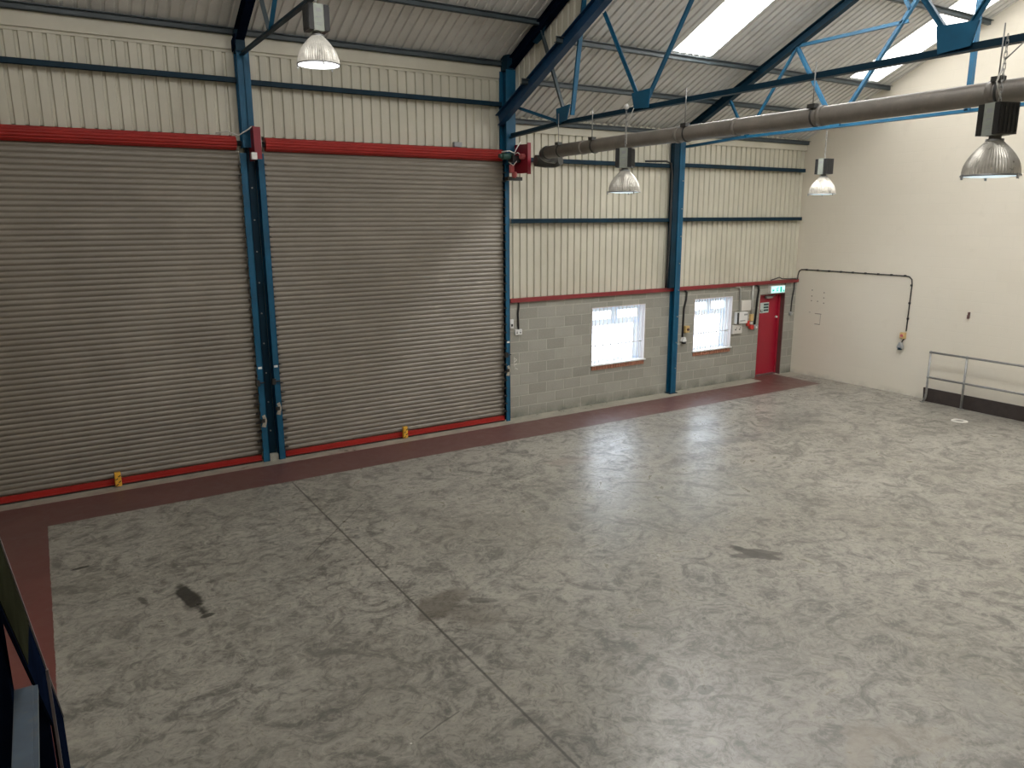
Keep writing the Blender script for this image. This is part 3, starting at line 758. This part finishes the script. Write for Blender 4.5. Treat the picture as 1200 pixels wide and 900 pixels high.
for y, dy in ((10.82, .03), (9.9, .02), (7.86, .02), (5.84, .02), (3.86, .02)):
    hg = MB().tube([(7.70, y, PZ+.10), (7.70, y, TIE+.14)], .007, 8); hh = hg.build('hanger_rod', 'galv', t)
    cp = MB().box(7.66, 7.74, y-.05, y+.05, PZ+.09, PZ+.135); cp.tube([(7.76, y-.012, PZ), (7.76, y+.012, PZ)], .112, 24)
    sub(cp, 'clamp', 'duct_dk', hh, t)

# ------------------------------------------------------------------ high bay lamps
def lamp_parts(t, lens, turn):
    R = .235
    def rot(mb):
        o = LMB(); c, s = math.cos(turn), math.sin(turn)
        o.v = [(x*c-y*s, x*s+y*c, z) for x, y, z in mb.v]; o.f = mb.f; o.sm = mb.sm; return o
    prof = []
    for i in range(13):
        u = i/12; prof.append((.062 + (R-.062)*math.sin(u*PI/2)**1.0, .31*(1-u)**.84 + .012))
    rf = LMB().lathe(prof, 112, -.035); rf.build('reflector', 'reflector_lit' if lens == 'lens_on' else 'reflector', t)
    rm = LMB().lathe([(R-.005, .006), (R+.009, .006), (R+.009, .02), (R-.005, .024), (R-.005, .006)], 48); rr = rm.build('rim', 'galv', t)
    for a in (.6, 2.5, 4.6):
        c, s = math.cos(a), math.sin(a)
        k = LMB().box(-.008, .008, -.008, .008, -.022, .026); k.v = [(x+c*(R+.012), y+s*(R+.012), z) for x, y, z in k.v]; k.build('clip', 'galv', rr)
    ln = LMB().lathe([(.001, -.004), (R*.6, 0), (R-.004, .010)], 40); ln.build('lens', lens, t)
    LMB().lathe([(.075, .313), (.075, .333), (.05, .337), (.05, .365), (.001, .365)], 20).build('collar', 'galv', t)
    g = LMB().box(-.06, .06, -.096, .096, .36, .64); rot(g).build('gear_plate', 'plate', t)
    for sx in (-1, 1):
        gb = LMB(); a, b = sorted((sx*.06, sx*.118)); gb.box(a, b, -.105, .105, .365, .635)
        for i in range(5):
            y = -.085+.0425*i; o = sx*.008; gb.box(min(a, a+o), max(b, b+o), y-.008, y+.008, .38, .62)
        rot(gb).build('gear_casing', 'gear', t)
    mk = LMB()
    for (z, h) in ((.555, .04), (.495, .012), (.435, .008), (.415, .008)): mk.box(-.028, .028, -.0978, -.095, z, z+h)
    rot(mk).build('gear_label', 'grey', t)
def chain(t, z0, z1, wob=.012, x=0, y=0):
    ch = LMB(); n = max(2, int((z1-z0)/.045))
    for i in range(n):
        z = z0 + (z1-z0)*i/n; a, b = (.012, 0) if i % 2 else (0, .012)
        h = (z1-z0)/n
        ch.tube([(x-a, y-b, z), (x-a*.9, y-b*.9, z+h), (x, y, z+h+.008), (x+a*.9, y+b*.9, z+h), (x+a, y+b, z), (x, y, z-.008), (x-a, y-b, z)], .0035, 5, False)
    return ch.build('chain', 'galv', t)
def lamp(loc, lens, turn, label, ch):
    t = thing('high_bay_lamp', loc, label, 'lamp', 'high bay lamps')
    lamp_parts(t, lens, turn)
    if ch: chain(t, .635, ch)
    return t
lA = lamp((3.0, 8.94, 5.715), 'lens_on', 0, 'lit high bay lamp hung over the shutters from the high bay truss', 0)
lB = lamp((7.56, 8.92, 4.37), 'lens_dim', -.95, 'high bay lamp hanging on a chain in front of the ribbed cladding', 1.20)
lC = lamp((12.45, 9.10, 4.41), 'lens_dim', -1.6, 'small-looking high bay lamp hanging closest to the gable wall corner', 1.14)
lD = lamp((7.45, 3.70, 4.35), 'lens_dim', -1.9, 'large-looking high bay lamp hanging just below the grey pipe by the frame edge', 1.21)
hk_ = LMB().tube([(0, 0, .63), (0, 0, .755)], .012, 8); hk_.build('hook', 'galv', lA)
bl = LMB(); bl.ball((0, 0, 1.22), .04); bl.build('ceiling_rose', 'white', lB)
wr = LMB().tube([(0.02, 0, .70), (.03, 0.03, .95), (.0, -.16, 1.18)], .006, 6); wr.build('flex', 'offwhite', lB)
wr = LMB().tube([(0, 0, 1.0), (.02, -.12, 1.12), (.03, -.3, 1.16)], .006, 6); wr.build('flex', 'grey', lD)
wr = LMB().tube([(0, 0, .70), (-.03, .03, .82), (0, 0, .98)], .008, 6); wr.build('flex', 'offwhite', lD)

# ------------------------------------------------------------------ railing and kickboard at the gable wall
t = thing('guard_rail', (16.3, 8.0, 0), 'grey tubular steel guard rail standing by the cream gable wall', 'guard rail')
def rx(y): return 16.30 - (8.85-y)*.03
ypost = [8.86, 8.08, 6.6, 5.2]
for i, y in enumerate(ypost):
    x = rx(y)
    foot = [(x-.02, y+.05, .012), (x-.005, y+.01, .09), (x, y, .2), (x, y-.0, 1.12)] if i == 0 else [(x, y, .012), (x, y, 1.12)]
    pp = MB().tube(foot, .023, 12).build('post', 'galv', t)
    sub(MB().cyl((foot[0][0], foot[0][1], 0), .055, .014, 'z', 16), 'foot_plate', 'galv', pp, t)
    for z in (.565, 1.12): sub(MB().ball((x, y, z), .034, 12), 'fitting', 'galv', pp, t)
for z in (.565, 1.12):
    MB().tube([(rx(8.86), 8.86, z), (rx(5.2), 5.2, z)], .023, 12).build('rail', 'galv', t)
kb = MB().prism([(8.97, 0), (8.99, .30), (4.9, .30), (4.9, 0)], 'x', 16.40, 16.43)
kb.v = [(x - (8.97-y)*.035, y, z) for x, y, z in kb.v]
o = kb.build('kickboard', 'board'); tag(o, 'long dark brown board standing on the floor behind the guard rail', 'board')
MB().box(-.03, -.012, 6.84-(8.97+4.9)/2, 6.855-(8.97+4.9)/2, .01, .29)
rg = MB().lathe([(.075, .002), (.075, .012), (.14, .012), (.15, .002)], 28, cx=15.32, cy=7.60)
tag(rg.build('floor_ring', 'offwhite'), 'white round ring lying on the concrete in front of the dark board', 'ring')

# ------------------------------------------------------------------ electrics
def cable(pts, r, name, mat, label, cat='cable'):
    return tag(MB().tube(pts, r, 8).build(name, mat), label, cat)
# run along the gable wall
t = thing('wall_cable', (WX, 11.0, 1.4), 'black cable clipped across the cream gable wall and down to a switch', 'cable')
MB().tube([(WX-.03, 12.64, 2.40), (WX-.025, 12.645, 2.55), (WX-.02, 12.62, 2.66), (WX-.015, 12.56, 2.70), (WX-.015, 12.45, 2.705), (WX-.015, 9.80, 2.70),
           (WX-.015, 9.70, 2.69), (WX-.015, 9.635, 2.63), (WX-.015, 9.62, 2.52), (WX-.015, 9.64, 1.46)], .014, 8).build('conduit', 'black', t)
for i in range(9): y = 12.40 - i*.325; MB().box(WX-.035, WX, y-.022, y+.022, 2.685, 2.725).build('clip', 'black', t)
for z in (2.50, 2.10, 1.75): MB().box(WX-.035, WX, 9.61, 9.65, z-.022, z+.022).build('clip', 'black', t)
t = thing('isolator', (WX-.04, 9.69, 1.29), 'yellow rotary isolator box on the cream gable wall below the black cable', 'isolator switch')
MB().box(WX-.08, WX-.002, 9.63, 9.75, 1.29, 1.43).build('box', 'cream_box', t, .01)
MB().cyl((WX-.105, 9.69, 1.36), .032, .03, 'x', 14).build('knob', 'pinkred', t)
MB().tube([(WX-.03, 9.66, 1.29), (WX-.03, 9.69, 1.24), (WX-.03, 9.71, 1.20)], .012, 8).build('tail', 'black', t)
t = thing('plug_socket', (WX-.04, 9.72, 1.05), 'grey industrial socket hanging under the yellow isolator on the gable wall', 'socket')
MB().prism([(9.66, 1.10), (9.70, 1.20), (9.74, 1.20), (9.78, 1.10), (9.78, 1.06), (9.66, 1.06)], 'x', WX-.09, WX-.005).build('body', 'grey', t)
MB().cyl((WX-.06, 9.72, 1.03), .05, .05, 'z', 14).build('cap', 'blue_dk', t)

# beside the second shutter
t = thing('light_switch', (7.90, WY, 1.87), 'white switch on the block wall right beside the blue shutter guide', 'switch')
MB().box(7.865, 7.945, WY-.03, WY-.001, 1.86, 2.04).build('plate', 'white', t, .006)
MB().box(7.89, 7.92, WY-.045, WY-.03, 1.90, 1.95).build('rocker', 'black', t)
t = thing('double_socket', (8.06, WY, 1.72), 'white double socket with black cable, left of the first window', 'socket')
MB().box(7.98, 8.14, WY-.04, WY-.001, 1.72, 1.83).build('plate', 'white', t, .006)
s2 = MB()
for x in (8.02, 8.10): s2.box(x-.012, x+.012, WY-.046, WY-.04, 1.75, 1.775); s2.box(x-.006, x+.006, WY-.046, WY-.04, 1.79, 1.80)
s2.build('slots', 'black', t)
cable([(8.075, WY-.02, 2.38), (8.07, WY-.03, 2.30), (8.055, WY-.02, 2.15), (8.065, WY-.02, 1.83)], .02, 'cable', 'black', 'thick black cable dropping to the white double socket left of the first window')
tag(MB().box(6.68, 6.84, WY-.05, WY-.002+.03, 5.285, 5.37).build('junction_box', 'grey', None, .005), 'small grey box on the cladding above the second shutter', 'junction box')

# beside the middle blue column
t = thing('isolator', (12.70, WY, 1.38), 'yellow rotary isolator on the blocks right beside the middle blue column', 'isolator switch')
MB().box(12.65, 12.78, WY-.08, WY-.001, 1.38, 1.54).build('box', 'cream_box', t, .01)
MB().cyl((12.715, WY-.105, 1.46), .032, .03, 'y', 14).build('knob', 'brown', t)
t = thing('plug_socket', (12.62, WY, 1.14), 'grey industrial socket under the yellow isolator by the middle blue column', 'socket')
MB().prism([(12.57, 1.20), (12.60, 1.28), (12.65, 1.28), (12.68, 1.20), (12.68, 1.18), (12.57, 1.18)], 'y', WY-.09, WY-.002).build('body', 'white', t)
MB().cyl((12.625, WY-.06, 1.13), .05, .05, 'z', 14).build('cap', 'black', t)
cable([(12.62, WY-.02, 2.38), (12.68, WY-.03, 2.32), (12.68, WY-.02, 2.15), (12.62, WY-.02, 1.95), (12.61, WY-.02, 1.28)], .024, 'cable', 'black', 'black cable dropping beside the middle blue column to the sockets')
cable([(11.2, WY-.13, 5.18), (11.8, WY-.13, 5.20), (11.93, WY-.13, 5.16), (11.98, WY-.13, 4.9), (11.98, WY-.13, 4.2), (11.97, WY-.13, 3.5), (11.96, WY-.12, 2.9), (11.95, WY-.1, 2.47)], .022, 'cable', 'black', 'black cable looping off the upper rail and down the middle blue column')

# group of fittings left of the red door
t = thing('fuse_box', (14.52, WY, 1.43), 'white fuse box on the blocks right beside the second window', 'fuse box')
MB().box(14.34, 14.71, WY-.11, WY-.001, 1.46, 1.74).build('casing', 'white', t, .008)
MB().box(14.34, 14.40, WY-.114, WY-.10, 1.46, 1.74).build('dark_side', 'black', t)
fb = MB().box(14.58, 14.69, WY-.118, WY-.11, 1.66, 1.70); fb.box(14.45, 14.62, WY-.118, WY-.11, 1.52, 1.545); fb.build('breakers', 'grey', t)
tag(MB().box(14.56, 14.90, WY-.03, WY-.001, 1.76, 2.01).build('notice_board', 'offwhite', None, .005), 'plain off-white board fixed to the blocks above the fuse box', 'notice board')
t = thing('double_socket', (14.43, WY, 1.20), 'white double socket below the fuse box', 'socket')
MB().box(14.28, 14.60, WY-.05, WY-.001, 1.21, 1.43).build('plate', 'offwhite', t, .006)
s2 = MB()
for x in (14.37, 14.51): s2.box(x-.02, x+.02, WY-.056, WY-.05, 1.30, 1.33); s2.box(x+.02, x+.035, WY-.056, WY-.05, 1.34, 1.37)
s2.build('slots', 'black', t)
cable([(14.28, WY-.03, 2.37), (14.42, WY-.04, 2.36), (14.48, WY-.03, 2.30), (14.50, WY-.03, 1.74)], .022, 'conduit', 'conduit', 'grey conduit dropping to the fuse box', 'conduit')
cable([(14.93, WY-.03, 2.38), (14.93, WY-.03, 1.64)], .028, 'conduit', 'conduit', 'grey conduit dropping to the red fire alarm call point', 'conduit')
tag(MB().box(14.885, 14.985, WY-.06, WY-.001, 1.49, 1.66).build('switch_box', 'cream_box', None, .005), 'cream switch box at the foot of the conduit above the red call point', 'switch')
t = thing('call_point', (14.88, WY, 1.30), 'red fire alarm call point left of the red door', 'fire alarm')
MB().box(14.78, 14.87, WY-.05, WY-.001, 1.37, 1.50).build('box', 'call', t, .005)
MB().cyl((14.93, WY-.09, 1.34), .06, .088, 'y', 16).build('bell', 'call', t)
MB().box(14.86, 14.95, WY-.07, WY-.03, 1.42, 1.46).build('cover', 'offwhite', t)
t = thing('round_switch', (15.09, WY, 1.26), 'round dark switch at the end of the black cable left of the red door', 'switch')
MB().cyl((15.075, WY-.07, 1.33), .055, .069, 'y', 16).build('body', 'grey', t)
MB().cyl((15.09, WY-.085, 1.32), .025, .02, 'y', 12).build('button', 'white', t)
cable([(15.03, WY-.03, 2.38), (15.12, WY-.04, 2.34), (15.15, WY-.03, 2.24), (15.12, WY-.03, 2.05), (15.07, WY-.03, 1.39)], .026, 'cable', 'black', 'black cable dropping to the round switch left of the red door')

# exit sign
t = thing('exit_sign', (15.80, WY, 2.12), 'lit green and white running man exit sign above the red door', 'exit sign')
MB().box(15.52, 16.06, WY-.09, WY-.001, 2.135, 2.33).build('housing', 'offwhite', t, .008)
MB().box(15.545, 16.035, WY-.098, WY-.089, 2.155, 2.31).build('face', 'exit_face', t)
g = MB(); y0, y1 = WY-.102, WY-.097
def q(poly): g.prism(poly, 'y', y0, y1)
q([(15.56, 2.215), (15.60, 2.26), (15.60, 2.235), (15.645, 2.235), (15.645, 2.197), (15.60, 2.197), (15.60, 2.17)])      # arrow
q([(15.70, 2.165), (15.715, 2.165), (15.745, 2.205), (15.77, 2.195), (15.78, 2.17), (15.795, 2.175), (15.785, 2.215), (15.76, 2.23),
   (15.775, 2.255), (15.80, 2.245), (15.805, 2.255), (15.775, 2.275), (15.745, 2.268), (15.715, 2.25), (15.72, 2.24), (15.742, 2.248), (15.73, 2.215)])   # running figure
g.cyl((15.782, y0, 2.287), .014, .005, 'y', 12)
g.box(15.86, 15.93, y0, y1, 2.165, 2.30)                                                                            # doorway
q([(15.97, 2.165), (16.02, 2.165), (16.02, 2.20), (15.97, 2.23)]); 
g.build('pictogram', 'exit_green', t)
cable([(16.06, WY-.03, 2.22), (16.11, WY-.03, 2.26), (16.13, WY-.03, 2.37)], .012, 'cable', 'black', 'short black cable from the exit sign up to the red flashing')
cable([(16.50, WY-.02, 2.40), (16.49, WY-.03, 2.2), (16.45, WY-.02, 1.9), (16.44, WY-.02, 1.62)], .016, 'cable', 'black', 'black cable dropping down the blocks right of the red door')
t = thing('round_switch', (16.44, WY, 1.52), 'round grey switch on the blocks right of the red door', 'switch')
MB().cyl((16.44, WY-.05, 1.57), .05, .049, 'y', 16).build('body', 'grey', t)
MB().cyl((16.44, WY-.062, 1.57), .025, .014, 'y', 12).build('button', 'conduit', t)
cable([(15.55, WY-.045, 2.47), (15.85, WY-.06, 2.53), (15.95, WY-.06, 2.49), (16.2, WY-.07, 2.475), (16.45, WY-.07, 2.47), (16.56, WY-.05, 2.44)], .014, 'cable', 'black', 'loose black cables lying on the red flashing above the exit sign')

# marks on the gable wall
mk = MB()
for (y, z) in [(12.2, 2.2), (12.2, 2.05), (12.2, 1.93), (11.85, 2.16), (11.85, 2.03), (11.84, 1.9), (12.02, 1.93)]:
    mk.cyl((WX-.003, y, z), .016, .004, 'x', 8)
mk.box(WX-.002, WX+.002, 11.88, 12.07, 1.610, 1.625); mk.box(WX-.002, WX+.002, 11.9, 12.06, 1.345, 1.36); mk.box(WX-.002, WX+.002, 11.9, 11.908, 1.37, 1.6); mk.box(WX-.002, WX+.002, 12.2, 12.25, 1.63, 1.64)
mk.build('fixing_marks', 'dust', bpy.data.objects['wall_right'])
hk = MB().box(WX-.05, WX-.001, 8.30, 8.33, 1.90, 2.03); hk.box(WX-.06, WX-.04, 8.295, 8.335, 1.89, 1.97)
tag(hk.build('wall_hook', 'brown'), 'small dark metal hook high on the gable wall above the guard rail', 'hook')

# ------------------------------------------------------------------ steelwork of the platform at the near left corner
SX = -.225
t = thing('raking_strut', (SX, 5.5, 0), 'dark blue raking steel strut running down to the red walkway by the near left corner', 'steel strut')
def tz(y): return .41 + .861*(5.9-y)
MB().prism([(5.8, .0), (5.8, tz(5.8)), (1.2, tz(1.2)), (1.2, tz(1.2)-.37), (4.5, tz(4.5)-.37), (4.5, 0)], 'x', SX-.008, SX+.004).build('web', 'navy', t)
MB().prism([(3.75, tz(3.75)-.015), (1.2, tz(1.2)-.015), (1.2, tz(1.2)-.355), (3.35, tz(3.35)-.355)], 'x', SX+.004, SX+.007).build('sheen_face', 'olive', t)
MB().bar((SX-.002, 5.8, tz(5.8)-.004), (SX-.002, 1.2, tz(1.2)-.004), .026, .012).build('top_flange', 'pink_edge', t)
MB().box(SX-.004, SX+.018, 4.50, 4.525, 0.02, tz(4.51)-.02).build('stiffener', 'pink_edge', t)
MB().box(SX-.10, SX-.01, 4.40, 4.50, 0, tz(4.45)-.2).build('leg', 'navy', t)
MB().box(-.40, -.14, 4.3, 5.85, .0, .012).build('base_plate', 'bluegrey', t)
t = thing('steel_post', (-.33, 3.4, 0), 'dark navy square steel post at the near left corner', 'steel post')
MB().box(-.40, -.288, 3.36, 3.48, 0, 3.6).build('shaft', 'navy', t, .006)
MB().box(-.45, -.24, 3.31, 3.53, 0, .015).build('base_plate', 'navy', t)
t = thing('steel_beam', (-.2, 2.6, 2.1), 'blue-grey steel beam meeting the navy post at the near left corner', 'steel beam')
MB().bar((-.242, 3.31, 2.13), (-.242, 1.2, 2.13), .066, .10).build('section', 'bluegrey', t, .004)
MB().bar((-.202, 3.30, 2.165), (-.202, 1.2, 2.165), .014, .03).build('edge_angle', 'bluegrey', t)

# ------------------------------------------------------------------ daylight, camera
w = bpy.data.worlds.new('overcast_daylight'); scene.world = w; w.use_nodes = True
nt = w.node_tree; bg = nt.nodes['Background']
tc = node(nt, 'ShaderNodeTexCoord'); sp = node(nt, 'ShaderNodeSeparateXYZ'); lk(nt, tc.outputs['Generated'], sp.inputs[0])
cr = mixrgb(nt, maprange(nt, sp.outputs[2], -.3, .6), (.74, .87, 1.0), (.78, .88, 1.0)); lk(nt, cr, bg.inputs[0])
bg.inputs[1].default_value = 7.5

F, YAW, PITCH_, ROLL = 881.185, math.radians(31.981), math.radians(12.384), math.radians(-.264)
cam = bpy.data.cameras.new('camera'); cam.sensor_width = 36; cam.lens = F/1200*36; cam.sensor_fit = 'HORIZONTAL'; cam.clip_start = .05
co = bpy.data.objects.new('camera', cam); COL.objects.link(co)
sy, cy, sp_, cp_ = math.sin(YAW), math.cos(YAW), math.sin(PITCH_), math.cos(PITCH_)
fw = Vector((sy*cp_, cy*cp_, -sp_)); rt = Vector((cy, -sy, 0)); upv = rt.cross(fw)
r2 = rt*math.cos(ROLL) + upv*math.sin(ROLL); u2 = -rt*math.sin(ROLL) + upv*math.cos(ROLL)
co.matrix_world = Matrix(((r2.x, u2.x, -fw.x, 0), (r2.y, u2.y, -fw.y, 0), (r2.z, u2.z, -fw.z, 4.0), (0,0,0,1)))
scene.camera = co
scene.view_settings.view_transform = 'Standard'
scene.view_settings.look = 'None'
scene.view_settings.exposure = 0.22
scene.view_settings.gamma = 1.10
scene.cycles.use_denoising = True
scene.cycles.max_bounces = 10
scene.cycles.diffuse_bounces = 6
